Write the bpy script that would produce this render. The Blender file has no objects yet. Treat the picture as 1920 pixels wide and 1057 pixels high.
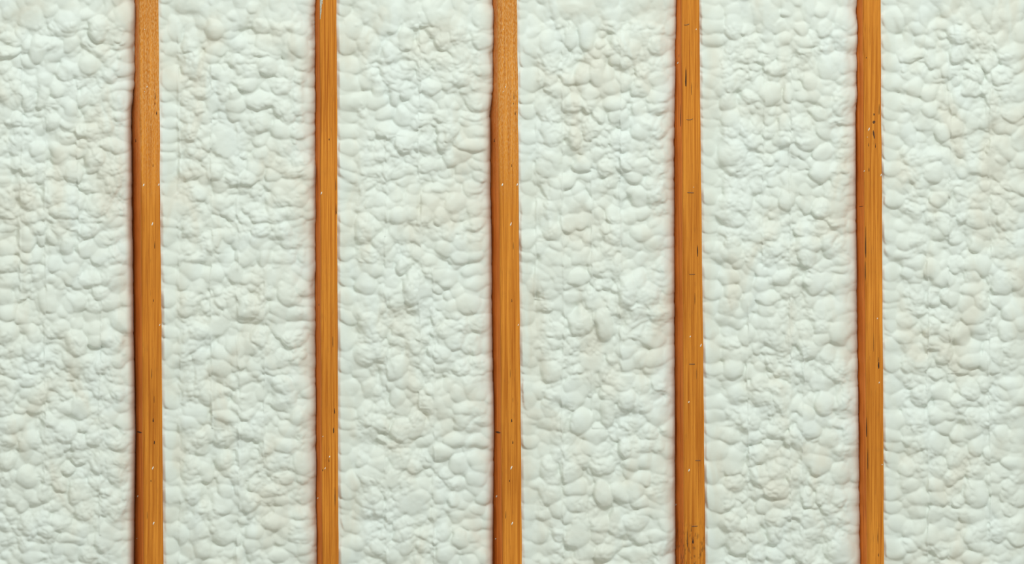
import bpy, bmesh, math, random
import numpy as np

# ------------------------------------------------------------------ camera, light, exposure
C = bpy.context.scene
COL = C.collection
PX = 0.0012                       # metres per photograph pixel in the plane of the stud faces
CX0, CY0 = 960.0, 528.5           # photograph centre
ZC = 1.25                         # height of the photograph centre above the floor
D = 10.0                          # camera distance from the stud faces
CAMX = -3.5                       # the camera stands left of the wall (shift lens)

cam_d = bpy.data.cameras.new('camera')
cam = bpy.data.objects.new('camera', cam_d)
COL.objects.link(cam)
cam.location = (CAMX, -D, ZC)
cam.rotation_euler = (math.pi / 2, 0, 0)
cam_d.sensor_fit = 'HORIZONTAL'
cam_d.sensor_width = 36.0
FRAME_W = 1920 * PX
cam_d.lens = 36.0 * D / FRAME_W
cam_d.shift_x = -CAMX / FRAME_W
cam_d.clip_end = 100
C.camera = cam

world = bpy.data.worlds.new('room_light')
C.world = world
world.use_nodes = True
bg = world.node_tree.nodes['Background']
bg.inputs[0].default_value = (1.0, 0.99, 0.87, 1)
bg.inputs[1].default_value = 0.64

def area(name, loc, target, size, power, col):
    l = bpy.data.lights.new(name, 'AREA')
    l.shape = 'RECTANGLE'
    l.size, l.size_y = size
    l.energy = power
    l.color = col
    o = bpy.data.objects.new(name, l)
    COL.objects.link(o)
    o.location = loc
    d = [target[i] - loc[i] for i in range(3)]
    import mathutils
    o.rotation_euler = mathutils.Vector(d).to_track_quat('-Z', 'Y').to_euler()
    return o

area('ceiling_lamp', (0.9, -6.0, 7.4), (0, 0, 1.25), (6.0, 2.0), 430, (0.90, 1.0, 1.02))

C.view_settings.view_transform = 'Standard'
C.view_settings.look = 'None'
C.view_settings.exposure = 0.0
C.view_settings.gamma = 1.0
C.view_settings.use_curve_mapping = False

# ------------------------------------------------------------------ helpers
def X0(px): return (px - CX0) * PX
def Z0(py): return (CY0 - py) * PX + ZC

def place(px, py, d):
    """world point that stands d metres behind the stud faces on the sight line through a pixel"""
    x, z = X0(px), Z0(py)
    k = d / D
    return x + (x - CAMX) * k, d, z + (z - ZC) * k

def tag(o, label=None, cat=None, group=None, kind=None):
    if label: o['label'] = label
    if cat: o['category'] = cat
    if group: o['group'] = group
    if kind: o['kind'] = kind
    return o

def link(name, me, mat=None, parent=None):
    o = bpy.data.objects.new(name, me)
    COL.objects.link(o)
    if mat and not me.materials: me.materials.append(mat)
    if parent: o.parent = parent
    return o

def mesh_np(name, V, F, smooth=True):
    me = bpy.data.meshes.new(name)
    V = np.asarray(V, dtype=np.float32); F = np.asarray(F, dtype=np.int32)
    me.vertices.add(len(V)); me.vertices.foreach_set('co', V.ravel())
    n = F.shape[1]
    me.loops.add(F.size); me.loops.foreach_set('vertex_index', F.ravel())
    me.polygons.add(len(F))
    me.polygons.foreach_set('loop_start', np.arange(0, F.size, n, dtype=np.int32))
    me.update(calc_edges=True)
    me.validate()
    me.polygons.foreach_set('use_smooth', np.full(len(F), smooth))
    return me

def grid_faces(r, c, off=0):
    i = np.arange(r * c).reshape(r, c) + off
    a, b, cc, d = i[:-1, :-1], i[:-1, 1:], i[1:, 1:], i[1:, :-1]
    return np.stack([a, d, cc, b], -1).reshape(-1, 4)   # rows run downwards, front faces -Y

rng = np.random.default_rng(11)
random.seed(5)

def vnoise(shape, cell, seed):
    # cell in photograph pixels / 2
    cell = cell * 2.0 / RES if not isinstance(cell, tuple) else cell
    r = np.random.default_rng(seed)
    cy, cx = (cell if isinstance(cell, tuple) else (cell, cell))
    gh, gw = int(shape[0] / cy) + 3, int(shape[1] / cx) + 3
    g = r.random((gh, gw)) * 2 - 1
    y = np.arange(shape[0]) / cy; x = np.arange(shape[1]) / cx
    yi, xi = y.astype(int), x.astype(int)
    fy, fx = y - yi, x - xi
    fy = fy * fy * (3 - 2 * fy); fx = fx * fx * (3 - 2 * fx)
    a = g[yi][:, xi] * (1 - fx) + g[yi][:, xi + 1] * fx
    b = g[yi + 1][:, xi] * (1 - fx) + g[yi + 1][:, xi + 1] * fx
    return a * (1 - fy)[:, None] + b * fy[:, None]

def blur(a, s):
    n = int(3 * s + 1)
    k = np.exp(-0.5 * (np.arange(-n, n + 1) / s) ** 2); k /= k.sum()
    for ax in (0, 1):
        p = np.pad(a, [(n, n) if i == ax else (0, 0) for i in (0, 1)], mode='edge')
        out = np.zeros_like(a)
        for j, w in enumerate(k):
            out += w * (p[j:j + a.shape[0]] if ax == 0 else p[:, j:j + a.shape[1]])
        a = out
    return a

def sample(a, y, x):
    y = np.clip(y, 0, a.shape[0] - 1.001); x = np.clip(x, 0, a.shape[1] - 1.001)
    yi, xi = y.astype(int), x.astype(int)
    fy, fx = y - yi, x - xi
    return ((a[yi, xi] * (1 - fx) + a[yi, xi + 1] * fx) * (1 - fy)
            + (a[yi + 1, xi] * (1 - fx) + a[yi + 1, xi + 1] * fx) * fy)

# ------------------------------------------------------------------ materials
def new_mat(name):
    m = bpy.data.materials.new(name); m.use_nodes = True
    nt = m.node_tree
    return m, nt, nt.nodes['Principled BSDF']

def foam_material():
    m, nt, p = new_mat('spray_foam')
    N = nt.nodes; L = nt.links
    tc = N.new('ShaderNodeTexCoord')
    n1 = N.new('ShaderNodeTexNoise'); n1.inputs['Scale'].default_value = 7.0; n1.inputs['Detail'].default_value = 4.0
    n1.inputs['Distortion'].default_value = 0.8
    mp = N.new('ShaderNodeMapping'); mp.inputs['Scale'].default_value = (1.5, 1.0, 0.8)
    L.new(tc.outputs['Object'], mp.inputs[0]); L.new(mp.outputs[0], n1.inputs['Vector'])
    cr = N.new('ShaderNodeValToRGB')
    e = cr.color_ramp.elements
    e[0].position = 0.32; e[0].color = (0.725, 0.725, 0.640, 1)
    e[1].position = 0.66; e[1].color = (0.760, 0.815, 0.772, 1)
    x = cr.color_ramp.elements.new(0.48); x.color = (0.750, 0.790, 0.725, 1)
    L.new(n1.outputs['Fac'], cr.inputs[0])
    L.new(cr.outputs[0], p.inputs['Base Color'])
    p.inputs['Roughness'].default_value = 0.5
    p.inputs['Specular IOR Level'].default_value = 0.22
    p.inputs['Subsurface Weight'].default_value = 0.0
    p.inputs['Subsurface Radius'].default_value = (1.0, 0.9, 0.6)
    p.inputs['Subsurface Scale'].default_value = 0.003
    n2 = N.new('ShaderNodeTexNoise'); n2.inputs['Scale'].default_value = 260.0; n2.inputs['Detail'].default_value = 2.0
    L.new(tc.outputs['Object'], n2.inputs['Vector'])
    b = N.new('ShaderNodeBump'); b.inputs['Strength'].default_value = 0.10; b.inputs['Distance'].default_value = 0.001
    L.new(n2.outputs['Fac'], b.inputs['Height']); L.new(b.outputs[0], p.inputs['Normal'])
    return m

def wood_material(name, seed, saw=False, stain=False):
    m, nt, p = new_mat(name)
    N = nt.nodes; L = nt.links
    tc = N.new('ShaderNodeTexCoord')
    def mapped(scale, off=0.0):
        mp = N.new('ShaderNodeMapping'); mp.inputs['Scale'].default_value = scale
        mp.inputs['Location'].default_value = (seed * 3.1 + off, seed * 1.7, seed * 0.9)
        L.new(tc.outputs['Object'], mp.inputs[0]); return mp
    def noise(mp, sc, det=3.0, dist=0.0):
        n = N.new('ShaderNodeTexNoise'); n.inputs['Scale'].default_value = sc; n.inputs['Detail'].default_value = det
        n.inputs['Distortion'].default_value = dist
        L.new(mp.outputs[0], n.inputs['Vector']); return n
    def math_(op, a, b=None, v=None):
        n = N.new('ShaderNodeMath'); n.operation = op
        if hasattr(a, 'is_output'): L.new(a, n.inputs[0])
        else: n.inputs[0].default_value = a
        if b is not None:
            if hasattr(b, 'is_output'): L.new(b, n.inputs[1])
            else: n.inputs[1].default_value = b
        return n.outputs[0]
    broad = noise(mapped((1, 1, 0.018)), 210, 2.5)           # wide growth bands along the stud
    fine = noise(mapped((1, 1, 0.006), 5), 900, 3.0)        # fine grain lines
    pores = noise(mapped((1, 1, 0.045), 9), 900, 1.0)       # short dark dashes
    tone = noise(mapped((1, 1, 1), 2), 3.0, 3.0)
    cr = N.new('ShaderNodeValToRGB')
    e = cr.color_ramp.elements
    e[0].position = 0.36; e[0].color = (0.430, 0.113, 0.005, 1)
    e[1].position = 0.62; e[1].color = (0.800, 0.308, 0.036, 1)
    mixv = math_('ADD', math_('MULTIPLY', broad.outputs['Fac'], 0.50), math_('MULTIPLY', fine.outputs['Fac'], 0.50))
    L.new(mixv, cr.inputs[0])
    # dark dashes
    pr = N.new('ShaderNodeMapRange'); pr.inputs['From Min'].default_value = 0.60; pr.inputs['From Max'].default_value = 0.74
    L.new(pores.outputs['Fac'], pr.inputs['Value'])
    mx = N.new('ShaderNodeMix'); mx.data_type = 'RGBA'; mx.blend_type = 'MIX'
    L.new(math_('MULTIPLY', pr.outputs[0], 0.35), mx.inputs['Factor'])
    L.new(cr.outputs[0], mx.inputs['A']); mx.inputs['B'].default_value = (0.20, 0.075, 0.02, 1)
    # slow drift of tone
    tr = N.new('ShaderNodeMix'); tr.data_type = 'RGBA'; tr.blend_type = 'MULTIPLY'
    tr.inputs['Factor'].default_value = 1.0
    tramp = N.new('ShaderNodeValToRGB')
    tramp.color_ramp.elements[0].position = 0.3; tramp.color_ramp.elements[0].color = (0.90, 0.88, 0.84, 1)
    tramp.color_ramp.elements[1].position = 0.7; tramp.color_ramp.elements[1].color = (1.05, 1.05, 1.08, 1)
    L.new(tone.outputs['Fac'], tramp.inputs[0])
    L.new(mx.outputs['Result'], tr.inputs['A']); L.new(tramp.outputs[0], tr.inputs['B'])
    # side grain reddens behind the planed front face, brightened in colour to offset shade
    sep = N.new('ShaderNodeSeparateXYZ'); L.new(tc.outputs['Object'], sep.inputs[0])
    dr = N.new('ShaderNodeMapRange'); dr.inputs['From Min'].default_value = 0.001; dr.inputs['From Max'].default_value = 0.008
    L.new(sep.outputs['Y'], dr.inputs['Value'])
    hm = N.new('ShaderNodeMix'); hm.data_type = 'RGBA'; hm.blend_type = 'MULTIPLY'
    L.new(dr.outputs[0], hm.inputs['Factor'])
    L.new(tr.outputs['Result'], hm.inputs['A']); hm.inputs['B'].default_value = (1.22, 0.96, 1.3, 1)
    col = hm.outputs['Result']
    if stain:
        # a scorched-looking brown blotch near the lower part of this stud, with its own shape
        zz = N.new('ShaderNodeMapRange'); zz.inputs['From Min'].default_value = STAIN_Z + 0.03; zz.inputs['From Max'].default_value = STAIN_Z - 0.05
        L.new(sep.outputs['Z'], zz.inputs['Value'])
        smp = mapped((1.0, 1, 0.35), 4); smp.inputs['Rotation'].default_value = (0, math.radians(-55), 0)
        sn = noise(smp, 190, 4.0, 0.3)
        sr = N.new('ShaderNodeMapRange'); sr.inputs['From Min'].default_value = 0.52; sr.inputs['From Max'].default_value = 0.66
        L.new(sn.outputs['Fac'], sr.inputs['Value'])
        sm = N.new('ShaderNodeMix'); sm.data_type = 'RGBA'
        L.new(math_('MULTIPLY', math_('MULTIPLY', zz.outputs[0], sr.outputs[0]), 0.62), sm.inputs['Factor'])
        L.new(col, sm.inputs['A']); sm.inputs['B'].default_value = (0.10, 0.045, 0.015, 1)
        col = sm.outputs['Result']
    L.new(col, p.inputs['Base Color'])
    p.inputs['Roughness'].default_value = 0.6
    p.inputs['Specular IOR Level'].default_value = 0.18
    b = N.new('ShaderNodeBump'); b.inputs['Strength'].default_value = 0.30; b.inputs['Distance'].default_value = 0.0006
    hgt = fine.outputs['Fac']
    if saw:
        mp = N.new('ShaderNodeMapping'); mp.inputs['Rotation'].default_value = (0, math.radians(38), 0)
        L.new(tc.outputs['Object'], mp.inputs[0])
        mp.inputs['Scale'].default_value = (1.0, 1.0, 0.28)
        w = N.new('ShaderNodeTexNoise'); w.inputs['Scale'].default_value = 480; w.inputs['Detail'].default_value = 3.0
        L.new(mp.outputs[0], w.inputs['Vector'])
        zr = N.new('ShaderNodeMapRange'); zr.inputs['From Min'].default_value = ZC + 0.16; zr.inputs['From Max'].default_value = ZC + 0.42
        L.new(sep.outputs['Z'], zr.inputs['Value'])
        fz = N.new('ShaderNodeMix'); fz.data_type = 'RGBA'
        fr_ = N.new('ShaderNodeMapRange'); fr_.inputs['From Min'].default_value = 0.42; fr_.inputs['From Max'].default_value = 0.70
        L.new(w.outputs['Fac'], fr_.inputs['Value'])
        L.new(math_('MULTIPLY', math_('MULTIPLY', fr_.outputs[0], zr.outputs[0]), 0.55), fz.inputs['Factor'])
        L.new(col, fz.inputs['A']); fz.inputs['B'].default_value = (0.86, 0.52, 0.22, 1)
        L.new(fz.outputs['Result'], p.inputs['Base Color'])
        hgt = math_('ADD', fine.outputs['Fac'], math_('MULTIPLY', math_('MULTIPLY', w.outputs['Fac'], zr.outputs[0]), 2.2))
    L.new(hgt, b.inputs['Height']); L.new(b.outputs[0], p.inputs['Normal'])
    return m

def plain(name, col, rough=0.6, noise_scale=0, col2=None, metal=0.0):
    m, nt, p = new_mat(name)
    p.inputs['Roughness'].default_value = rough
    p.inputs['Metallic'].default_value = metal
    p.inputs['Base Color'].default_value = (*col, 1)
    if noise_scale:
        n = nt.nodes.new('ShaderNodeTexNoise'); n.inputs['Scale'].default_value = noise_scale; n.inputs['Detail'].default_value = 5
        tc = nt.nodes.new('ShaderNodeTexCoord'); nt.links.new(tc.outputs['Object'], n.inputs['Vector'])
        r = nt.nodes.new('ShaderNodeValToRGB')
        r.color_ramp.elements[0].position = 0.35; r.color_ramp.elements[0].color = (*col, 1)
        r.color_ramp.elements[1].position = 0.65; r.color_ramp.elements[1].color = (*(col2 or col), 1)
        nt.links.new(n.outputs['Fac'], r.inputs[0]); nt.links.new(r.outputs[0], p.inputs['Base Color'])
    return m

STAIN_Z = (CY0 - 985) * PX + ZC
M_FOAM = foam_material()
M_FLECK = plain('dried_foam_fleck', (0.80, 0.80, 0.72), 0.5, 300, (0.86, 0.86, 0.80))
M_RESIN = plain('dark_resin', (0.022, 0.008, 0.003), 0.9, 400, (0.05, 0.018, 0.006))
M_KNOT = plain('knot_wood', (0.075, 0.028, 0.010), 0.9, 240, (0.16, 0.065, 0.022))
M_STEEL = plain('dull_steel', (0.10, 0.085, 0.08), 0.45, 500, (0.16, 0.13, 0.11), 0.6)
M_FILM = plain('foam_smear', (0.42, 0.37, 0.28), 0.7, 260, (0.60, 0.57, 0.48))
M_SHEATH = plain('sheathing_board', (0.42, 0.30, 0.17), 0.7, 24, (0.55, 0.40, 0.24))
M_FLOOR = plain('concrete_floor', (0.34, 0.33, 0.31), 0.8, 6, (0.42, 0.41, 0.39))

# ------------------------------------------------------------------ the setting
def box_mesh(name, x0, x1, y0, y1, z0, z1):
    V = [(x, y, z) for x in (x0, x1) for y in (y0, y1) for z in (z0, z1)]
    F = [(0, 1, 3, 2), (4, 6, 7, 5), (0, 4, 5, 1), (2, 3, 7, 6), (0, 2, 6, 4), (1, 5, 7, 3)]
    return mesh_np(name, V, F, False)
TOP = 2.44
DEPTH = 0.14
tag(link('wall_back', box_mesh('wall_back', -1.6, 1.6, DEPTH, DEPTH + 0.02, 0, TOP), M_SHEATH), kind='structure')
tag(link('floor', box_mesh('floor', -4.0, 3.0, -6.0, DEPTH + 0.02, -0.1, 0), M_FLOOR), kind='structure')

# ------------------------------------------------------------------ studs: traced front corner, right edge
# rows: (y, silhouette where the foam meets the left side, front left corner, right edge)
S1 = [(0, 256, 262, 298), (100, 254.5, 262, 298), (160, 253, 263, 299), (210, 247.5, 263.5, 299), (300, 247.5, 264, 300),
      (400, 248, 264, 301), (527, 250, 265.5, 301.5), (600, 251, 267, 302.5), (700, 252.5, 267.5, 304), (808, 254.5, 268.5, 304.5),
      (900, 253.5, 269.5, 305.5), (1057, 252, 271, 307)]
S3 = [(y, a + 672.3, b + 672.3, c + 672.3) for (y, a, b, c) in S1]
S2 = [(0, 597.5, 600, 632), (55, 594.8, 600, 632), (120, 593.5, 600, 632), (300, 592.5, 601, 632.3), (527, 592.2, 602.5, 633),
      (750, 593, 604, 634), (1057, 594, 605, 635.5)]
S4 = [(0, 1269.5, 1280, 1312.5), (200, 1265.5, 1280, 1313), (300, 1264, 1280, 1314), (480, 1263.5, 1280, 1316), (700, 1265, 1281.5, 1319),
      (900, 1266.5, 1283.5, 1322), (1057, 1267.5, 1284.5, 1324)]
S5 = [(0, 1612.5, 1619.5, 1652), (120, 1609, 1620, 1652.5), (190, 1608, 1620.5, 1652.7), (212, 1604.5, 1620.5, 1653), (360, 1604, 1620.7, 1654),
      (527, 1606, 1622, 1654.3), (650, 1608, 1623.5, 1655.5), (800, 1610.5, 1625.6, 1656.7), (1057, 1614, 1628, 1658.7)]
STUDS = [S1, S2, S3, S4, S5]

def curve(S, k, y):
    ys = [r[0] for r in S]; v = [r[k] for r in S]
    return np.interp(y, ys, v)
def line(S, k, y):
    ys = np.array([r[0] for r in S]); v = np.array([r[k] for r in S])
    a, b = np.polyfit(ys, v, 1)
    return a * y + b

def edge_x(S, k, z):
    """world x of a stud's front edge (k=2 left corner, k=3 right) at height z"""
    return X0(line(S, k, CY0 - (z - ZC) / PX))

STUD_INFO = [
    ('leftmost wooden stud, diagonal saw marks at its top, dark mark low on its side', True, False),
    ('narrowest wooden stud, barely any side showing, pale foam smear on its upper left edge', False, False),
    ('wooden stud in the middle of the picture, rough sawn top, its twin stands far left', True, False),
    ('widest wooden stud, with thin dark staples up its front and brown stains at the bottom', False, True),
    ('wooden stud with a small dark knot and grey streak near the top, rightmost of five', False, False),
]
stud_objs = []
for i, S in enumerate(STUDS):
    nz = 150
    zs = np.linspace(TOP, 0.0, nz)
    lx, rx = edge_x(S, 2, zs), edge_x(S, 3, zs)
    r = np.random.default_rng(50 + i)
    def wob(amp, n): return np.interp(np.linspace(0, 1, nz), np.linspace(0, 1, n), r.normal(0, amp, n))
    cl, crr = 0.0011 + np.abs(wob(0.0006, 40)), 0.0009 + np.abs(wob(0.0005, 60))
    lx = lx + wob(0.0003, 30); rx = rx + wob(0.00035, 45)
    ring = []
    B = DEPTH - 0.0005
    for t in (0, 1):
        pass
    # ring runs back-left, up the left side, round the corner, across the front, back along the right side
    pts = [(lx, np.full(nz, B)), (lx, np.full(nz, 0.09)), (lx, np.full(nz, 0.05)), (lx, np.full(nz, 0.02)), (lx, cl * 2.2), (lx + cl * 0.25, cl * 0.9),
           (lx + cl * 0.9, cl * 0.25), (lx + cl * 2.2, np.zeros(nz))]
    w = rx - lx
    for f in (0.3, 0.5, 0.7):
        pts.append((lx + w * f, wob(0.0002, 30)))
    pts += [(rx - crr * 2.0, np.zeros(nz)), (rx - crr * 0.7, crr * 0.3), (rx - crr * 0.1, crr * 0.9), (rx, crr * 2.2), (rx, np.full(nz, 0.03)),
            (rx, np.full(nz, 0.09)), (rx, np.full(nz, B))]
    n = len(pts)
    V = np.stack([np.stack([p[0] for p in pts], 1), np.stack([p[1] for p in pts], 1), np.repeat(zs[:, None], n, 1)], -1).reshape(-1, 3)
    idx = np.arange(nz * n).reshape(nz, n)
    nxt = np.roll(idx, -1, 1)
    F = np.stack([idx[:-1], idx[1:], nxt[1:], nxt[:-1]], -1).reshape(-1, 4).tolist()
    me = bpy.data.meshes.new('wall_stud')
    me.from_pydata(V.tolist(), [], F + [idx[0].tolist(), idx[-1][::-1].tolist()])
    me.polygons.foreach_set('use_smooth', [len(p.vertices) == 4 for p in me.polygons])
    me.update()
    lab, saw, stain = STUD_INFO[i]
    mat = wood_material('fir_stud_%d' % i, 1 + i % 5 if i != 2 else 1.4, saw, stain)
    o = link('wall_stud', me, mat)
    tag(o, lab, 'stud', 'upright studs of the framed wall')
    stud_objs.append(o)

# ------------------------------------------------------------------ spray foam
RES = 1.5
PX0, PY0, PX1, PY1 = -130.0, -500.0, 2080.0, 1570.0
W = int((PX1 - PX0) / RES); H = int((PY1 - PY0) / RES)
gy, gx = np.mgrid[0:H, 0:W]
PYg = PY0 + gy * RES; PXg = PX0 + gx * RES

# distance (px) right of the previous stud's right edge and left of the next stud's corner, per canvas cell
LEFTX = np.full((H, 6), -90.0); RIGHTX = np.full((H, 6), 2040.0)
rows = PY0 + np.arange(H) * RES
for b in range(6):
    if b > 0: LEFTX[:, b] = line(STUDS[b - 1], 3, rows)
    if b < 5: RIGHTX[:, b] = line(STUDS[b], 2, rows)
RIGHTX[:, 5] = 1938.0

def bay_of(px, py):
    iy = int(np.clip((py - PY0) / RES, 0, H - 1))
    for b in range(6):
        if px < RIGHTX[iy, b] + 18: return b, px - LEFTX[iy, b], RIGHTX[iy, b] - px
    return 5, px - LEFTX[iy, 5], RIGHTX[iy, 5] - px

def field(): return np.full((H, W), -99.0)
def stamp(F, px, py, rx, ry, h, z=0.0, ang=0.0, up=1.3, pw=0.5):
    """one foam lobe: a dome, drawn out upwards and blunt below"""
    R = max(rx, ry * up) * 1.05
    x0 = max(int((px - R - PX0) / RES), 0); x1 = min(int((px + R - PX0) / RES) + 2, W)
    y0 = max(int((py - R - PY0) / RES), 0); y1 = min(int((py + R - PY0) / RES) + 2, H)
    if x1 <= x0 or y1 <= y0: return
    dx = PXg[y0:y1, x0:x1] - px; dy = PYg[y0:y1, x0:x1] - py
    c, s = math.cos(ang), math.sin(ang)
    u = (dx * c + dy * s) / rx; v = (-dx * s + dy * c) / ry
    v = np.where(v < 0, v / up, v)
    q = u * u + v * v
    d = np.where(q < 1, z + h * np.power(np.clip(1 - q, 0, 1), pw), -99)
    np.maximum(F[y0:y1, x0:x1], d, out=F[y0:y1, x0:x1])

def scatter(step, fn, jit=0.5):
    ny = int((PY1 - PY0) / step[1]); nx = int((PX1 - PX0) / step[0])
    for j in range(ny):
        for i in range(nx):
            px = PX0 + (i + 0.5 + 0.5 * (j % 2) + rng.uniform(-jit, jit)) * step[0]
            py = PY0 + (j + 0.5 + rng.uniform(-jit, jit)) * step[1]
            if -100 < px < 2060: fn(px, py)

BIG, MID, SML = field(), field(), field()
def edge_of(px, py):
    b, dl, dr = bay_of(px, py)
    return dl, dr

def lob_big(px, py):
    dl, dr = edge_of(px, py)
    e = min(dl, dr)
    if e < 30: return
    r = rng.uniform(26, 46)
    top = py < 45
    stamp(BIG, px, py, r * rng.uniform(0.8, 1.1), r * rng.uniform(0.7, 1.0) * (1.5 if top else 1), r * rng.uniform(0.18, 0.28), rng.normal(0, 1.2), rng.normal(0, 0.4), 1.2, 0.6)
scatter((48, 38), lob_big)

def lob_mid(px, py):
    dl, dr = edge_of(px, py)
    if dl < 26 or dr < 18: return
    e = min(dl, dr)
    if py < 42 and rng.random() < 0.55:
        stamp(MID, px, py, rng.uniform(11, 18), rng.uniform(16, 30), rng.uniform(5, 8), rng.normal(0, 0.8), rng.normal(0, 0.35), 1.7)
        return
    k = 1.25 if e < 70 else 1.0
    r = k * rng.choice([rng.uniform(6.5, 9.5), rng.uniform(9, 13), rng.uniform(12, 18)], p=[0.35, 0.43, 0.22])
    stamp(MID, px, py, r * rng.uniform(0.85, 1.3), r * rng.uniform(0.72, 1.02), r * rng.uniform(0.42, 0.60), rng.normal(0, 0.9) - (1.8 if 0 < py < 1060 else 0), rng.normal(0.1, 0.5), 1.25)
scatter((14, 11.5), lob_mid)

# columns of knuckle-like rolls along both sides of every stud
for i, S in enumerate(STUDS):
    for side in (0, 1):
        y = PY0
        while y < PY1:
            st = rng.choice([rng.uniform(9, 14), rng.uniform(14, 22), rng.uniform(20, 32)], p=[0.4, 0.4, 0.2])
            y += st * 0.5
            base = line(S, 3, y) if side else line(S, 2, y) - 14
            rx = rng.uniform(15, 24)
            cx = base + (rng.uniform(12, 20) if side else -rng.uniform(11, 17))
            stamp(MID, cx, y, rx, st * 0.72, min(st, 20) * rng.uniform(0.34, 0.46), rng.normal(0.6, 0.6) - (1.2 if 0 < y < 1060 else 0), rng.normal(0, 0.14), 1.15, 0.5)
            if rng.random() < 0.7:
                st2 = st * rng.uniform(0.7, 1.1)
                cx2 = cx + (rng.uniform(20, 34) if side else -rng.uniform(20, 32))
                stamp(MID, cx2, y + rng.uniform(-5, 5), rng.uniform(13, 21), st2 * 0.72, min(st2, 18) * rng.uniform(0.36, 0.5), rng.normal(0.6, 0.8) - (1.5 if 0 < y < 1060 else 0), rng.normal(0, 0.3), 1.2, 0.5)
            y += st * 0.5

def lob_small(px, py):
    dl, dr = edge_of(px, py)
    if dl < 40 or dr < 34 or py < 40: return
    r = rng.uniform(3.0, 6.8)
    stamp(SML, px, py, r * rng.uniform(0.9, 1.35), r * rng.uniform(0.75, 1.05), r * rng.uniform(0.25, 0.45), rng.normal(0, 0.5), rng.normal(0, 0.7), 1.2)
scatter((8.0, 7.0), lob_small)

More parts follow.
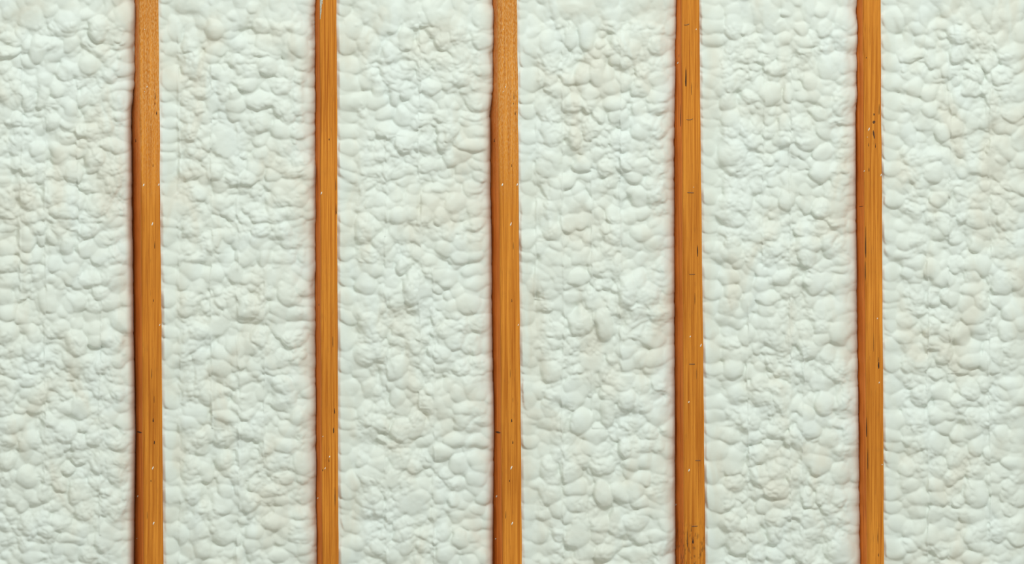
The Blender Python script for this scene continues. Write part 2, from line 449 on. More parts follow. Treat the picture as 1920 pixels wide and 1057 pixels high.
# lobes read tile by tile: (tile origin): x y rx ry in thirds of a photograph pixel
TILES = {
(0, 0): '680 560 75 55 690 490 75 35 700 380 60 45 710 90 75 80 700 215 60 60 670 300 45 25 600 40 30 55 490 80 55 35 560 150 55 70 380 110 65 60 215 275 50 75 305 275 45 55 495 235 40 25 500 360 60 45 580 280 50 40 370 400 45 50 290 180 40 20 150 240 30 30 40 60 45 45 35 195 38 25 40 285 65 35 30 380 40 40 90 500 40 55 90 665 38 50 30 625 35 50 160 540 35 45 230 530 30 70 295 490 30 40 305 560 28 40 520 640 40 45 515 740 40 50 455 720 35 35 530 880 60 60 660 640 80 32 650 685 60 18 680 735 60 30 650 810 90 40 690 880 45 35 690 930 60 30 680 990 45 35 395 610 45 45 375 690 50 25 375 780 50 40 320 850 40 45 410 850 45 30 215 830 50 40 410 960 55 50 320 985 40 30 235 950 35 35',
(0, 352): '545 90 65 60 655 115 45 45 640 10 50 20 365 130 75 50 365 190 65 35 570 165 40 20 655 195 60 30 500 225 60 40 650 270 60 28 480 335 45 50 570 300 50 45 560 380 50 45 380 320 40 60 390 390 45 45 650 375 60 45 650 465 70 40 660 530 60 42 620 640 75 60 500 505 65 45 565 580 55 40 530 665 50 40 690 755 70 60 445 645 40 50 270 630 55 65 430 755 45 40 340 790 50 55 430 870 65 75 550 850 55 45 650 870 60 55 540 770 50 35 560 710 40 30 210 495 35 38 145 270 45 65 195 220 35 35 290 290 28 35 230 280 28 40 300 430 45 50 150 380 35 35 45 340 55 45 50 430 60 45 45 520 60 45 25 600 40 45 40 820 55 70 40 690 40 45 180 815 35 55 100 720 28 35 70 910 60 45 170 920 40 40 575 1000 50 50 665 965 55 40 460 980 50 45 30 1000 45 40 160 50 50 45 300 40 50 55 385 50 55 60 180 150 60 30 40 60 50 60 30 150 50 20 30 225 45 25 660 1030 60 30 345 690 35 30 385 510 28 35 430 530 30 32 350 450 25 30 275 525 40 30',
(0, 704): '565 90 50 45 670 85 65 55 680 175 55 35 705 245 60 42 660 15 70 30 670 365 70 40 545 350 55 40 590 240 45 50 665 470 70 42 565 490 55 55 665 570 65 50 555 605 60 40 615 665 35 35 700 670 50 45 670 740 60 35 470 745 60 55 425 650 40 65 650 830 60 40 580 915 55 50 650 900 50 35 445 180 60 60 370 190 45 35 370 320 65 55 450 380 50 55 460 280 50 30 170 355 60 60 130 380 40 45 265 340 30 55 155 560 60 60 270 575 35 40 315 560 40 45 340 610 45 40 160 660 40 35 245 660 45 45 160 840 45 80 240 790 50 40 260 860 55 40 340 815 50 50 440 860 60 45 395 910 70 30 400 980 45 40 180 1020 60 40 30 580 35 55 40 470 55 40 50 270 60 45 30 180 35 40 35 100 45 40 35 350 45 40 30 30 45 30 210 110 55 60 165 20 60 40 330 420 30 45 385 525 35 35 445 460 40 45 90 260 50 40 200 180 50 35 330 960 40 35 490 1000 50 50 690 1010 50 45',
(300, 0): '75 150 45 75 70 270 50 60 155 230 45 60 170 350 50 70 70 440 75 70 45 545 50 35 60 620 55 40 60 690 55 30 50 760 65 45 50 825 60 28 40 890 55 30 40 960 50 45 215 510 60 40 160 950 70 50 165 720 50 60 565 140 50 45 585 240 55 50 660 155 35 35 645 250 45 60 710 215 28 45 785 250 60 60 790 155 45 40 780 100 30 35 710 290 35 35 790 350 55 40 720 395 30 35 680 385 30 30 685 480 50 50 790 430 55 45 780 530 65 45 780 600 65 45 780 730 65 55 675 605 50 45 680 730 65 55 560 560 80 45 510 405 50 45 500 470 55 35 600 370 60 50 430 590 55 45 560 290 55 30 280 320 55 35 300 400 45 45 235 365 30 25 310 270 65 40 300 150 60 60 220 120 35 40 360 540 35 35 570 700 50 40 560 780 50 40 690 830 50 50 780 810 60 40 780 880 60 45 640 810 45 40 620 890 45 50 540 935 50 45 490 980 55 45 310 980 50 45 410 1000 35 35 680 920 60 45 780 950 60 40 640 980 45 40 575 860 45 40 215 600 40 40 130 590 40 35',
(300, 352): '565 230 55 45 700 240 60 45 560 150 50 35 630 155 40 40 770 40 70 60 680 40 50 55 690 130 50 35 770 130 50 30 770 190 45 28 775 300 55 40 695 395 55 40 590 390 35 45 565 290 50 30 460 375 45 45 300 490 50 50 130 500 50 50 200 390 60 30 40 390 55 35 45 460 50 35 190 235 60 55 130 185 35 35 50 270 55 60 50 190 60 35 40 110 35 55 200 30 60 45 340 90 60 45 310 290 30 40 730 600 70 60 770 460 55 30 760 700 75 45 680 690 65 50 600 600 35 35 500 650 65 60 420 590 40 35 670 740 60 30 690 800 45 45 770 780 55 35 760 840 75 55 610 910 55 50 770 950 60 60 690 960 55 50 430 890 50 50 620 975 50 40 440 960 45 35 200 800 70 45 60 810 70 40 40 900 40 55 150 660 60 40 45 620 50 45 40 720 50 45 340 1010 65 50 180 870 40 40 780 1010 60 25 560 840 50 60 120 760 40 35',
(300, 704): '690 55 60 45 790 40 60 50 665 145 50 50 720 120 40 40 790 220 65 60 740 310 65 45 720 390 70 45 800 400 55 45 795 490 70 60 700 480 50 40 600 410 50 45 640 490 50 40 690 570 65 35 800 570 50 45 640 640 75 40 800 660 70 60 690 700 60 35 700 770 60 30 800 770 60 35 790 890 70 45 650 820 75 45 690 910 40 35 800 960 60 50 670 1010 60 40 480 130 60 50 330 170 50 50 270 100 50 60 350 230 65 40 170 180 50 50 60 130 45 60 150 250 60 45 150 350 35 50 210 350 50 45 60 360 55 40 95 425 40 40 55 535 55 65 165 510 55 75 185 575 60 40 260 540 50 60 190 655 55 55 225 735 45 45 60 680 50 50 140 770 55 40 60 780 50 40 110 870 50 65 220 870 40 50 60 870 30 50 240 970 55 55 340 720 60 60 370 650 40 40 500 700 60 50 550 610 45 45 530 870 60 50 510 950 50 50 360 900 50 45 360 350 50 45 370 470 50 50 440 560 45 60 450 660 40 60 60 960 50 40 110 1010 50 35 130 720 40 40 490 200 50 30 450 300 50 30 540 310 40 50 60 250 50 20 60 290 50 25',
(630, 0): '80 370 70 50 70 450 60 60 80 570 90 55 90 640 60 50 60 740 70 45 70 830 55 40 60 920 60 40 60 980 65 30 310 310 50 70 395 220 45 65 490 400 40 50 530 490 60 45 390 510 35 45 330 490 35 40 330 560 28 50 240 500 40 70 230 570 60 40 290 640 60 30 290 720 65 45 385 790 55 55 610 220 50 55 610 340 50 40 405 370 45 30 310 400 55 50 310 440 50 40 60 240 60 60 100 150 60 70 590 650 50 40 610 800 45 60 380 650 50 50 460 680 40 40 690 180 55 70',
(630, 352): '160 210 55 70 175 370 55 60 165 440 55 40 165 530 60 65 165 630 55 45 175 740 60 60 215 805 75 55 65 160 55 50 60 270 50 40 60 350 55 50 50 450 50 40 55 520 55 35 60 610 45 45 60 720 55 40 60 850 55 75 160 940 60 65 50 1000 50 45 250 70 45 45 350 150 55 50 340 240 55 45 420 145 40 35 250 310 50 55 270 140 50 40 380 430 45 45 435 560 65 80 340 620 40 60 310 510 45 40 590 160 50 45 500 160 40 60 630 250 45 45 340 1000 65 60 220 910 50 60 130 1040 50 30 590 920 55 50 640 800 60 40',
(630, 704): '70 70 60 50 70 130 60 40 70 200 60 50 60 270 60 35 175 235 50 50 90 320 40 35 50 410 45 35 50 480 45 50 120 480 45 40 240 490 65 45 90 590 40 60 180 70 40 50 250 260 40 50 360 290 60 60 340 110 40 60 440 270 50 70 590 415 60 50 370 460 50 50 440 500 50 40 60 660 50 40 60 720 60 35 230 730 45 45 200 670 45 40 140 760 50 40 90 840 60 35 100 940 65 60 70 1010 70 45 230 970 50 50 310 990 50 50 390 950 40 55 380 880 60 40 380 820 60 35 330 940 40 35 160 900 50 40 510 460 45 50',
(970, 0): '395 190 50 80 585 230 60 70 580 330 60 40 300 200 35 60 450 400 45 70 520 480 60 40 300 430 50 35 365 420 50 40 400 520 50 40 310 570 60 45 400 580 50 45 195 760 60 65 410 730 45 60 325 770 35 60 195 890 60 40 275 1000 55 45 130 1005 45 50 205 960 40 40 195 500 50 35 580 780 60 60 540 570 60 45 560 640 50 40 500 950 50 50 370 920 55 40 410 880 40 30 520 1025 50 30 45 760 50 45 50 840 50 30 45 960 50 50',
(970, 352): '330 95 45 45 395 95 40 45 285 185 45 48 365 170 45 45 550 150 45 50 190 220 50 50 180 110 50 40 330 375 38 45 200 390 60 45 250 390 40 40 560 430 45 50 130 515 50 45 340 490 60 45 130 770 50 45 180 950 40 50 240 450 60 40 350 750 60 80 490 770 50 90 350 870 60 50 60 830 60 45 40 940 45 55 620 560 55 90 690 500 45 60 560 250 40 45 490 250 30 35 510 350 40 40',
(970, 704): '610 130 55 50 585 50 50 50 690 50 60 55 720 150 50 65 500 200 40 80 520 100 60 50 440 330 60 55 470 420 60 45 310 40 60 45 310 120 60 60 360 250 60 70 305 530 60 50 330 620 60 45 490 660 50 80 480 500 70 50 660 630 65 60 580 650 60 55 610 400 45 50 360 820 50 60 340 900 70 60 470 830 60 50 460 890 50 45 560 830 40 70 380 980 60 50 500 990 60 50 370 480 45 45',
(1310, 0): '70 130 70 60 70 60 65 60 70 220 65 45 70 330 70 60 75 445 60 50 60 515 55 30 60 580 55 40 60 640 50 40 55 690 50 35 60 750 50 40 55 820 50 50 60 905 55 35 55 985 50 50 185 50 50 50 190 130 55 80 185 290 60 40 165 560 50 60 175 660 60 50 170 730 60 35 180 840 80 80 270 150 40 40 450 145 42 42 570 155 45 42 290 230 60 40 475 225 60 40 590 230 60 40 690 40 45 45 745 70 35 60 715 150 45 60 720 250 40 50 715 365 45 70 720 450 40 25 722 503 38 35 720 570 40 30 820 90 60 75 815 240 60 50 820 345 55 55 820 440 65 50 820 555 68 85 820 670 60 32 815 745 60 38 820 810 60 35 820 870 60 35 820 950 55 35 820 1020 50 35 715 730 50 55 690 630 60 40 560 710 55 50 485 700 40 50 265 710 45 50 630 460 45 50 640 520 50 45 700 850 60 45 690 960 65 60 300 780 60 45 480 780 60 45 600 790 60 45 300 540 50 40 410 510 60 60 510 520 30 50 290 300 50 50 480 300 45 50 590 310 50 45',
(1310, 352): '180 80 60 65 265 80 35 65 70 120 45 40 60 40 55 50 60 210 50 40 190 180 60 35 160 235 65 30 105 340 45 45 200 360 50 60 190 300 50 45 160 500 70 45 60 480 50 50 70 570 60 50 160 660 55 55 180 590 55 45 65 680 45 40 60 790 55 60 190 740 60 35 165 790 50 40 180 860 55 45 65 920 60 55 170 930 50 40 190 1000 60 55 80 1010 60 45 495 60 45 55 590 240 55 45 400 240 45 45 620 310 60 45 410 330 60 45 350 540 50 45 380 610 60 45 270 650 45 70 260 540 45 50 660 530 60 60 690 100 55 50 780 100 60 50 780 40 60 40 780 190 55 40 810 325 55 45 720 300 50 45 790 390 50 45 790 450 60 30 790 530 55 50 800 670 60 60 800 730 55 40 800 810 70 70 700 680 45 50 700 770 50 50 700 840 50 40 600 800 55 55 730 930 45 50 820 930 50 60 810 1000 50 45 620 900 60 50 420 830 55 55 610 390 50 50 380 690 50 45 480 500 60 40 360 460 40 35',
(1310, 704): '205 90 55 60 70 80 50 40 90 150 75 50 85 225 65 50 150 200 45 50 200 240 60 65 95 310 60 40 190 340 65 40 100 420 75 60 235 400 40 45 190 490 60 60 70 545 60 60 195 600 55 55 110 680 80 75 80 790 65 50 170 820 70 55 90 910 60 60 195 915 50 45 350 50 55 50 440 70 55 45 350 130 60 50 455 140 60 50 280 270 60 50 300 350 60 45 610 210 55 50 620 280 65 50 710 150 50 70 800 150 60 55 730 340 55 60 720 250 35 40 810 210 60 25 810 270 60 25 790 410 65 35 680 490 60 60 720 580 60 45 800 540 70 60 720 660 60 60 800 680 50 50 540 350 60 45 350 570 60 55 440 630 70 55 550 590 50 60 610 790 50 50 440 800 60 50 330 450 60 50 290 840 60 50 640 870 60 50 740 740 55 45 800 810 60 45 800 980 80 70 310 910 50 40 430 890 50 60 470 720 50 30 370 740 50 40 610 680 45 40 600 1000 60 50 330 1000 60 50 440 1010 50 40 90 1010 60 45',
(1650, 0): '70 110 65 75 60 240 50 55 100 235 40 45 65 345 60 60 145 230 40 60 160 165 28 35 150 80 35 50 190 100 25 45 215 220 35 45 215 290 35 30 240 90 40 60 170 290 50 45 135 370 25 35 180 380 30 32 230 400 28 40 70 460 70 60 195 480 45 55 85 580 75 55 185 590 45 60 60 630 60 40 70 710 55 45 60 790 55 45 165 770 40 45 60 860 60 40 80 940 70 50 200 880 60 55 190 950 55 60 270 240 40 40 280 320 40 50 265 520 40 45 435 190 60 50 380 390 45 40 440 290 50 50 510 210 35 45 580 220 40 50 690 220 50 50 620 350 45 40 690 430 60 50 710 530 50 65 640 560 40 60 720 320 50 60 720 630 45 40 640 640 50 50 540 420 50 40 520 500 50 45 430 700 50 50 300 960 50 50 310 870 50 35 360 740 50 45 280 610 50 45 790 190 40 60 780 90 35 50 430 100 50 45 540 110 35 45 700 80 45 50',
(1650, 352): '115 215 50 40 110 145 55 28 60 270 40 40 130 300 50 40 110 370 60 40 190 415 55 40 200 340 45 30 70 480 60 50 60 550 50 40 150 480 40 35 200 600 50 60 140 570 30 50 60 610 60 40 60 665 50 25 60 720 50 35 150 740 60 40 200 690 60 35 130 830 65 45 65 885 45 50 140 880 45 40 180 945 45 50 65 975 55 50 240 980 45 50 300 800 45 45 300 880 45 40 360 930 45 60 370 820 40 50 285 460 45 50 370 500 45 40 430 420 45 50 510 430 45 45 575 430 45 60 510 570 55 50 510 500 45 35 515 715 60 50 560 640 50 45 460 820 50 60 510 890 50 40 510 950 60 45 590 970 40 50 680 350 50 60 690 430 50 35 685 540 60 70 680 650 50 45 670 110 45 45 700 190 45 45 760 520 45 50 770 690 45 50 720 800 65 60 750 920 60 60 660 940 60 60 790 440 45 60 770 300 45 60 540 180 55 50 540 320 45 40 350 200 45 60 330 50 50 45 80 60 60 55 190 130 40 40 290 190 35 50 200 230 45 45 540 780 50 50',
(1650, 704): '75 45 60 50 120 120 55 45 50 130 40 50 70 250 65 50 165 230 50 50 225 240 40 55 65 330 55 45 205 370 50 50 80 390 65 40 60 465 55 40 140 510 50 40 65 560 60 30 140 610 70 50 70 650 65 50 215 700 45 45 70 740 60 40 210 760 50 40 100 830 60 50 215 840 45 45 300 900 50 55 310 790 45 50 320 690 50 50 310 620 50 45 310 390 50 60 310 240 50 50 360 300 50 40 435 330 40 45 510 70 55 60 520 240 55 50 510 310 60 40 540 385 50 50 545 535 50 55 540 660 65 75 510 780 65 50 680 230 50 60 770 120 45 40 770 260 55 55 775 340 60 50 750 490 75 45 770 570 50 50 770 690 55 45 650 640 40 40 700 660 40 45 730 740 50 45 640 740 40 40 680 850 60 45 770 830 55 50 770 900 60 45 560 870 50 60 550 940 50 45 390 570 50 45 80 970 65 55 150 950 50 45 340 970 45 50 430 970 50 50 520 1030 60 40 210 920 40 35 230 110 60 55 340 90 60 55 590 40 50 45 740 40 60 35 420 460 50 50 330 520 50 60 640 580 45 35 630 420 40 35 690 330 45 50',
}
def trace(ox, oy, v, off=0.0):
    x, y, rx, ry = v[0] / 3 + ox + off, v[1] / 3 + oy, v[2] / 3, v[3] / 3
    h = (rx * ry) ** 0.5 * rng.uniform(0.40, 0.52)
    stamp(MID, x, y + ry * 0.05, rx * 1.08, ry * 1.05, h, TZ + rng.normal(0, 0.6), rng.normal(0, 0.12), 1.12)
TZ = 2.2
for (ox, oy), t in TILES.items():
    n = [int(q) for q in t.split()]
    for k in range(0, len(n), 4):
        v = n[k:k + 4]
        trace(ox, oy, v)
        # the same spray pattern comes back one and two bays further on
        if ox == 0 and v[0] > 470: trace(ox, oy, v, 672.3)
        if ox == 300 and (v[0] < 240 or v[0] > 600): trace(ox, oy, v, 672.5)

BIG = blur(np.maximum(BIG, 0.0), 2.4)
MID = np.maximum(MID, -0.5); SML = np.maximum(SML, 0.0)
smask = np.clip(vnoise((H, W), 22, 61) * 1.8 + 0.6, 0, 1)
HM = 0.6 * BIG + MID + SML * smask * 0.9 + vnoise((H, W), 70, 1) * 3.0

FOAM = blur(HM, 0.6)
# organic warp
wx = vnoise((H, W), 16, 21) * 2.2 + vnoise((H, W), 7, 22) * 0.9
wy = vnoise((H, W), 16, 23) * 2.2 + vnoise((H, W), 7, 24) * 0.9
# vertical spray-pass seams: each pass lies a little higher or lower than its neighbour
SEAMS = [(40, 60, 560), (85, 180, 900), (146, 150, 520), (188, 560, 1000), (335, 40, 1057), (397, 120, 800), (446, 230, 1057), (496, 500, 900),
         (724, 250, 1057), (787, 20, 760), (812, 500, 1057), (1004, 200, 560), (1055, 60, 1057), (1110, 240, 800), (1164, 40, 700),
         (1402, 560, 1057), (1431, 100, 500), (1482, 40, 1057), (1505, 650, 1057), (1740, 400, 1057), (1781, 60, 700), (1856, 80, 1057)]
soff = np.zeros((H, W)); ridge = np.zeros((H, W))
for k, (sx, a, b) in enumerate(SEAMS):
    xw = sx + vnoise((H, 8), 40, 300 + k)[:, 3] * 3.0
    m = ((rows > a) & (rows < b)).astype(float)
    dxs = PXg - xw[:, None]
    sgn = 1 if k % 2 else -1
    soff += np.where((dxs > 0) & (dxs < 42), sgn * 5.0 * (1 - dxs / 42), 0) * m[:, None]
    gate = np.clip(vnoise((H, 8), 16, 400 + k)[:, 3] * 3 + 0.6, 0, 1)
    ridge += np.exp(-(dxs / 1.8) ** 2) * 1.7 * (m * gate)[:, None]
FOAM = sample(FOAM, gy + (2 * wy + soff) / RES, gx + 2 * wx / RES) + ridge

# smooth trowelled-looking patches
PATCH = [(57, 30, 22, 28), (423, 143, 19, 15), (425, 266, 29, 33), (397, 193, 16, 20), (367, 10, 24, 13), (510, 515, 22, 16), (443, 515, 18, 17),
         (410, 608, 26, 19), (333, 385, 16, 16), (683, 8, 16, 10), (740, 20, 15, 19), (717, 50, 17, 15), (813, 27, 19, 17), (827, 515, 18, 14), (797, 542, 17, 18),
         (733, 900, 19, 15), (773, 940, 30, 23), (1070, 12, 46, 14), (1145, 25, 21, 14), (1013, 197, 15, 15), (1070, 555, 21, 14), (1117, 565, 19, 14),
         (1110, 678, 29, 19), (1083, 997, 20, 30), (1417, 442, 15, 14), (1437, 27, 13, 36), (1737, 233, 18, 14), (1767, 47, 16, 11), (1857, 300, 11, 20)]
SM = blur(FOAM, 9)
pm = np.zeros((H, W))
for (x, y, rx, ry) in PATCH:
    q = ((PXg - x) / rx) ** 2 + ((PYg - y) / ry) ** 2
    pm = np.maximum(pm, np.clip(1.5 * (1 - q), 0, 1))
pm = blur(pm, 2)
FOAM = FOAM * (1 - pm) + (SM + 2.0) * pm
FOAM = FOAM + vnoise((H, W), 3.0, 31) * 0.22

# body of the foam in each bay: bulges in the middle, rolls back towards the studs
BASE_D = 0.040
RELIEF = 1.0
SHR = [15.0, 22.0, 15.0, 22.0, 15.0, 26.0]      # how far each bay's foam rolls back before the next stud
BAY_LABEL = [
    'pale spray foam left of the leftmost stud, running to the left picture edge',
    'pale foam between the leftmost stud and the narrowest stud, with a flat round patch',
    'pale foam between the narrowest stud and the middle stud, smooth lobes along its left edge',
    'pale foam between the middle stud and the stapled stud',
    'pale foam between the stapled stud and the knotty rightmost stud',
    'pale foam right of the knotty rightmost stud, running to the right picture edge',
]
fr = np.arange(-12, 1069.1, 1.6)
zrow_top = CY0 - (TOP - ZC) / PX; zrow_bot = CY0 + ZC / PX
pyrows = np.concatenate([np.linspace(zrow_top, -190, 30), np.arange(-186, -14, 2.6), fr, np.arange(1071, 1246, 2.6), np.linspace(1252, zrow_bot, 30)])
inframe = np.clip((1 - np.abs((pyrows - CY0)) / 1000) * 6, 0, 1)
for b in range(6):
    nr = len(pyrows)
    if b > 0:
        rxr = line(STUDS[b - 1], 3, pyrows)
        dL = np.full(nr, 0.011)
        xe = X0(rxr) + 0.0004
        pl = CX0 + ((xe + CAMX * dL / D) / (1 + dL / D)) / PX
    else:
        pl = np.full(nr, -95.0); dL = np.full(nr, 0.050)
    if b < 5:
        S = STUDS[b]
        xc = X0(line(S, 2, pyrows)) - 0.0004
        ps = line(S, 2, pyrows) - np.clip(curve(S, 2, pyrows) - curve(S, 1, pyrows), 3.5, 40)
        dR = (xc - X0(ps)) / ((X0(ps) - CAMX) / D)
    else:
        ps = np.full(nr, 1941.0); dR = np.full(nr, 0.062)
    nc = int((ps.mean() - pl.mean()) / 1.6)
    u = np.linspace(0, 1, nc)
    P = pl[:, None] + (ps - pl)[:, None] * u[None, :]
    Y = np.repeat(pyrows[:, None], nc, 1)
    h = sample(FOAM, (Y - PY0) / RES, (P - PX0) / RES) * PX * RELIEF
    dl, dr = P - pl[:, None], ps[:, None] - P
    # shoulders towards the studs
    sl = np.clip(1 - dl / 34.0, 0, 1); sr = np.clip(1 - dr / SHR[b], 0, 1)
    body = np.full_like(P, BASE_D) - 0.012 * np.sin(np.pi * np.clip(u, 0, 1))[None, :] ** 0.7
    fl = 1 - np.sqrt(np.clip(1 - sl ** 2, 0, 1)); frr = 1 - np.sqrt(np.clip(1 - sr ** 2, 0, 1))
    amp = 1 - 0.4 * np.clip(1 - dr / 4.0, 0, 1)
    d = body - h * amp
    if b > 0:
        fl = sl * sl * (3 - 2 * sl)
        d = d * (1 - fl) + (dL[:, None] - h * 0.75 * np.clip(dl / 8.0, 0, 1)) * fl
        d = np.maximum(d, 0.0012 - 0.012 * np.clip((dl - 9) / 20, 0, 1))
    target = dR[:, None] - (h - 5 * PX) * 1.1
    d = d * (1 - frr) + np.maximum(target, d) * frr
    # keep the edge columns on the stud's own face
    droop = np.clip(h, -0.01, 0.02) / PX * 0.30 * np.clip(np.minimum(dl / 14, dr / 6), 0, 1)
    x, yy, z = place(P, Y + droop, d)
    # a skirt runs back to the sheathing so the foam is a solid body
    xs = [x]; ysl = [yy]; zs = [z]
    V = np.stack([x, yy, z], -1)
    if b < 5:
        xlim = xc[:, None]
        V[..., 0] = np.minimum(V[..., 0], np.repeat(xlim, nc, 1))
    if b > 0:
        V[..., 0] = np.maximum(V[..., 0], np.repeat(xe[:, None], nc, 1))
    V[..., 2] = np.clip(V[..., 2], 0.0005, TOP)
    Lb = V[:, :1].copy(); Lb[..., 1] = DEPTH - 0.001
    Rb = V[:, -1:].copy(); Rb[..., 1] = DEPTH - 0.001
    if b < 5:
        Rb[..., 0] = xc[:, None]
    V = np.concatenate([Lb, V, Rb], 1)
    me = mesh_np('spray_foam', V.reshape(-1, 3), grid_faces(nr, nc + 2))
    o = link('spray_foam', me, M_FOAM)
    tag(o, BAY_LABEL[b], 'insulation', 'spray foam filling the stud bays')

# ------------------------------------------------------------------ marks on the studs (parts of each stud)
def on_face(S, px, py):
    """point on the stud's surface under a pixel, with True when it lies on the left side"""
    c = float(line(S, 2, py))
    if px >= c + 0.5:
        return place(px, py, 0.0), False
    xc = X0(c)
    d = max((xc - X0(px)) / ((X0(px) - CAMX) / D), 0.002)
    return (xc, d, Z0(py)), True

def lens(name, S, px, py, w, h, mat, parent, ang=0.0, proud=0.0006, wedge=0.0, seed=0):
    """a small irregular lens lying on the wood, w by h pixels"""
    (x, y, z), side = on_face(S, px, py)
    r = np.random.default_rng(seed + int(px * 7 + py * 3))
    n = 12
    ring_o, ring_i = [], []
    bm = bmesh.new()
    def pt(a, k, up):
        u = math.cos(a) * 0.5 * w * k; v = math.sin(a) * 0.5 * h * k
        u *= 1 + wedge * math.sin(a)
        uu = u * math.cos(ang) - v * math.sin(ang); vv = u * math.sin(ang) + v * math.cos(ang)
        if side:
            return (x - up, y - uu * PX / ((X0(px) - CAMX) / D), z + vv * PX)
        return (x + uu * PX, y - up, z + vv * PX)
    js = [1 + r.normal(0, 0.12) for _ in range(n)]
    o_ = [bm.verts.new(pt(2 * math.pi * k / n, js[k], -0.0002)) for k in range(n)]
    i_ = [bm.verts.new(pt(2 * math.pi * k / n, js[k] * 0.6, proud * 0.85)) for k in range(n)]
    c_ = bm.verts.new(pt(0, 0, proud))
    for k in range(n):
        bm.faces.new((o_[k], o_[(k + 1) % n], i_[(k + 1) % n], i_[k]))
        bm.faces.new((i_[k], i_[(k + 1) % n], c_))
    bmesh.ops.recalc_face_normals(bm, faces=bm.faces)
    me = bpy.data.meshes.new(name); bm.to_mesh(me); bm.free()
    for p in me.polygons: p.use_smooth = True
    return link(name, me, mat, parent)

def fleck(i, px, py, w=2.6, h=5.5, ang=0.4):
    lens('foam_fleck', STUDS[i], px, py, w * 0.8, h * 1.1, M_FLECK, stud_objs[i], -ang, 0.0011)
def streak(i, px, py, w=1.8, h=14, ang=0.0, wedge=-0.5):
    lens('resin_streak', STUDS[i], px, py, w, h, M_RESIN, stud_objs[i], ang, 0.00025, wedge)
def knot(i, px, py, w, h, ang=0.0):
    return lens('knot', STUDS[i], px, py, w, h, M_KNOT, stud_objs[i], ang, 0.0005)

for i, off in ((0, 0.0), (2, 672.3)):
    for (x, y, w, h) in [(269.5, 346.5, 3, 5.5), (297.6, 346, 2.4, 4.5), (285.5, 420, 2.6, 6), (275.5, 163, 2, 3.5), (271.2, 55, 1.8, 2.2), (286.5, 877, 2.6, 6.5),
                         (288, 981, 2.8, 5.5), (258.5, 932, 2, 5), (257, 1012, 1.6, 3), (299.4, 609, 2, 4), (271, 172, 1.6, 2.4)]:
        fleck(i, x + off, y, w, h)
    for (x, y, w, h) in [(290.5, 194, 1.5, 6), (293.6, 212, 1.8, 9), (287.5, 563, 1.6, 9), (287.3, 788, 2.2, 9), (289.3, 829, 1.8, 8), (283, 901, 1.7, 5),
                         (291.5, 180, 1.3, 18), (254.5, 262, 1.5, 9), (287, 310, 1, 7), (290, 460, 1.0, 16), (284.5, 700, 0.9, 22), (276, 965, 0.9, 18), (289, 748, 0.9, 20)]:
        streak(i, x + off, y, w, h)
    k = knot(i, 261.5 + off, 811, 12, 4.6, -0.12)
    k['label'] = 'dark bark-brown mark across the side'
for (x, y, w, h) in [(602.7, 362, 2.4, 5), (617.8, 856, 2, 3.4), (609.5, 878, 2, 4), (605.5, 818, 1.4, 2.6), (596, 935, 1.5, 4)]:
    fleck(1, x, y, w, h)
for (x, y, w, h) in [(630.2, 392, 1.6, 26), (629.8, 345, 1.2, 30), (617.0, 261, 1.4, 4), (625.5, 806, 1.8, 10), (627.5, 770, 1.4, 12), (605.3, 881, 1.4, 5), (616.8, 862, 1.2, 9),
                     (598.2, 571, 1.6, 8), (624, 640, 1, 24), (628, 930, 1.2, 40)]:
    streak(1, x, y, w, h)
for (x, y, w, h) in [(1305.2, 55, 2, 3), (1271, 117, 1.8, 4), (1294, 631, 2.2, 3.4), (1314, 647.5, 2.4, 6.5), (1291.5, 753.5, 2.2, 3.6), (1292, 881.5, 2.6, 5.5), (1267.6, 948, 1.2, 4),
                     (1300.5, 350.8, 1.4, 1.8)]:
    fleck(3, x, y, w, h)
for (x, y, w, h) in [(1286.0, 142, 2.2, 38), (1273, 90, 1.2, 60), (1276, 215, 1, 50), (1308.2, 470, 2.2, 34), (1307.5, 462, 1.0, 40), (1299.3, 1014, 3.2, 12), (1296.5, 165, 1.0, 34),
                     (1303, 560, 1, 26), (1296, 990, 1.0, 20), (1288.5, 1010, 1.4, 44), (1306, 700, 0.9, 30)]:
    streak(3, x, y, w, h)
for (x, y, w, h) in [(1629.3, 242.3, 2.6, 6), (1620.6, 320.5, 1.6, 2.4), (1652.0, 328, 2, 4.6), (1648.5, 717, 2, 3.4), (1645, 597, 1.8, 3), (1653.8, 871, 1.8, 2.6), (1626.3, 257, 1.2, 1.6)]:
    fleck(4, x, y, w, h)
for (x, y, w, h) in [(1647.5, 684, 3.0, 14), (1646.8, 674, 1.4, 12), (1623.2, 455, 1.6, 60), (1622.5, 506, 1.4, 40), (1624.5, 800, 1.3, 42), (1627, 860, 1.0, 40), (1647, 1040, 1.4, 8),
                     (1641.5, 273, 1.6, 14), (1628.5, 271, 1.2, 8), (1629.5, 318, 1.2, 7), (1648.2, 205, 1.2, 26), (1624.5, 108, 1.6, 4), (1646, 1005, 0.9, 30), (1638, 640, 0.8, 40)]:
    streak(4, x, y, w, h)
streak(4, 1614.5, 386.5, 9, 1.2, 0.12, 0)
k = knot(4, 1638.4, 229, 6.5, 8.5, -0.2); k['label'] = 'small dark round knot'
knot(4, 1638.8, 214.5, 3.4, 5.5)
s = knot(4, 1638.4, 252, 4.2, 26, 0.14); s['label'] = 'brown streak trailing down from the knot'

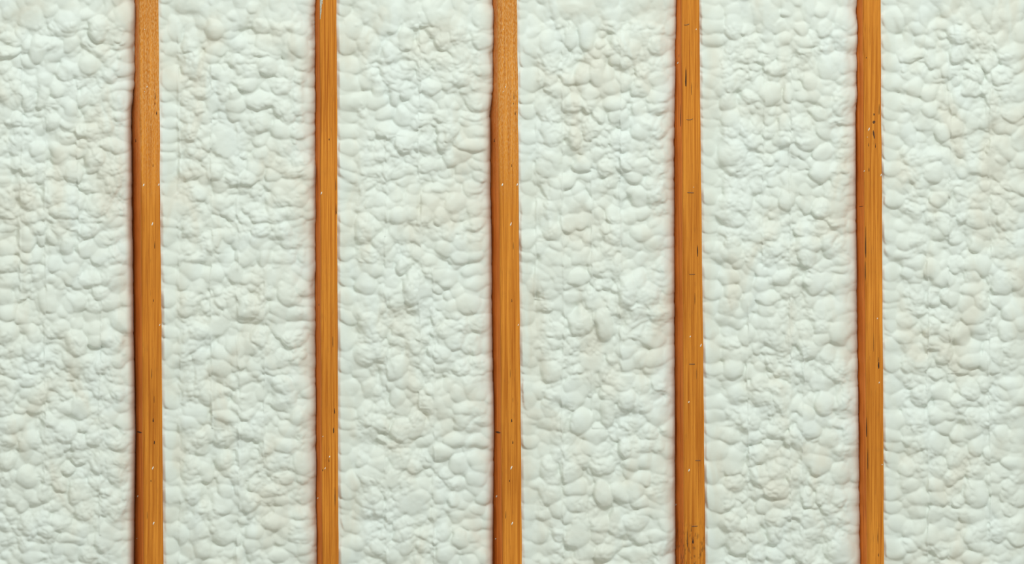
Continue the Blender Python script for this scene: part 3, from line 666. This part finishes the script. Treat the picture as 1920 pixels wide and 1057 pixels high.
# staples on the fourth stud: a wire crown with two bent legs driven into the wood
def staple(i, px, py, half, sag, ang):
    S = STUDS[i]
    (x, y, z), _ = on_face(S, px, py)
    path = []
    hw = half * PX
    path.append((-hw, 0.004, 0)); path.append((-hw, 0.0006, 0))
    for t in np.linspace(-0.86, 0.86, 7):
        path.append((hw * t, -0.0007, -sag * PX * (1 - t * t)))
    path.append((hw, 0.0006, 0)); path.append((hw, 0.004, 0))
    R = 0.00055
    bm = bmesh.new(); rings = []
    for k, (a, b_, c) in enumerate(path):
        p0 = path[max(k - 1, 0)]; p1 = path[min(k + 1, len(path) - 1)]
        tx, ty = p1[0] - p0[0], p1[1] - p0[1]
        l = math.hypot(tx, ty) or 1; nx, ny = -ty / l, tx / l
        rg = []
        for q in range(6):
            an = q * math.pi / 3
            u, v = math.cos(an) * R, math.sin(an) * R
            xx, zz = a + nx * u, c + v
            rg.append(bm.verts.new((x + xx * math.cos(ang) - zz * math.sin(ang), y + b_ + ny * u, z + xx * math.sin(ang) + zz * math.cos(ang))))
        rings.append(rg)
    for a, b_ in zip(rings, rings[1:]):
        for q in range(6):
            bm.faces.new((a[q], a[(q + 1) % 6], b_[(q + 1) % 6], b_[q]))
    bm.faces.new(rings[0]); bm.faces.new(rings[-1][::-1])
    bmesh.ops.recalc_face_normals(bm, faces=bm.faces)
    me = bpy.data.meshes.new('staple'); bm.to_mesh(me); bm.free()
    for p in me.polygons: p.use_smooth = True
    return link('staple', me, M_STEEL, stud_objs[i])
for (x, y, hf, sag, an) in [(1287.5, 45.5, 5, 1.2, 0.22), (1293, 223, 6, 1.6, 0.1), (1295, 361, 6, 0, -0.05), (1298, 514, 5.5, 0, 0.03), (1297.5, 682.3, 5.5, 0, 0.0),
                            (1308.5, 863, 5, 0, 0.0), (1302.5, 986, 5.5, 0, 0.03)]:
    staple(3, x, y, hf, sag, an)

# foam smears left on the upper left edges
def smear(i, x0, x1, y0, y1, label):
    S = STUDS[i]
    r = np.random.default_rng(int(x0))
    n = 26; V = []; 
    ys = np.linspace(y0, y1, n)
    for k, y in enumerate(ys):
        t = k / (n - 1)
        wv = (x1 - x0) * (1 - t ** 1.5) * (0.75 + 0.5 * r.random()) + 0.6
        for f, up in ((0, -0.0004), (0.25, 0.0009), (0.6, 0.0011), (0.9, 0.0007), (1.0, -0.0003)):
            px, py, pz = place(x0 + wv * f, y, 0)
            V.append((px, -up + (0.0006 if f == 0 else 0), pz))
    o = link('foam_smear', mesh_np('foam_smear', V, grid_faces(n, 5)), M_FILM, stud_objs[i])
    o['label'] = label
smear(1, 600.0, 605.5, -20, 36, 'grey white smear of dried foam')
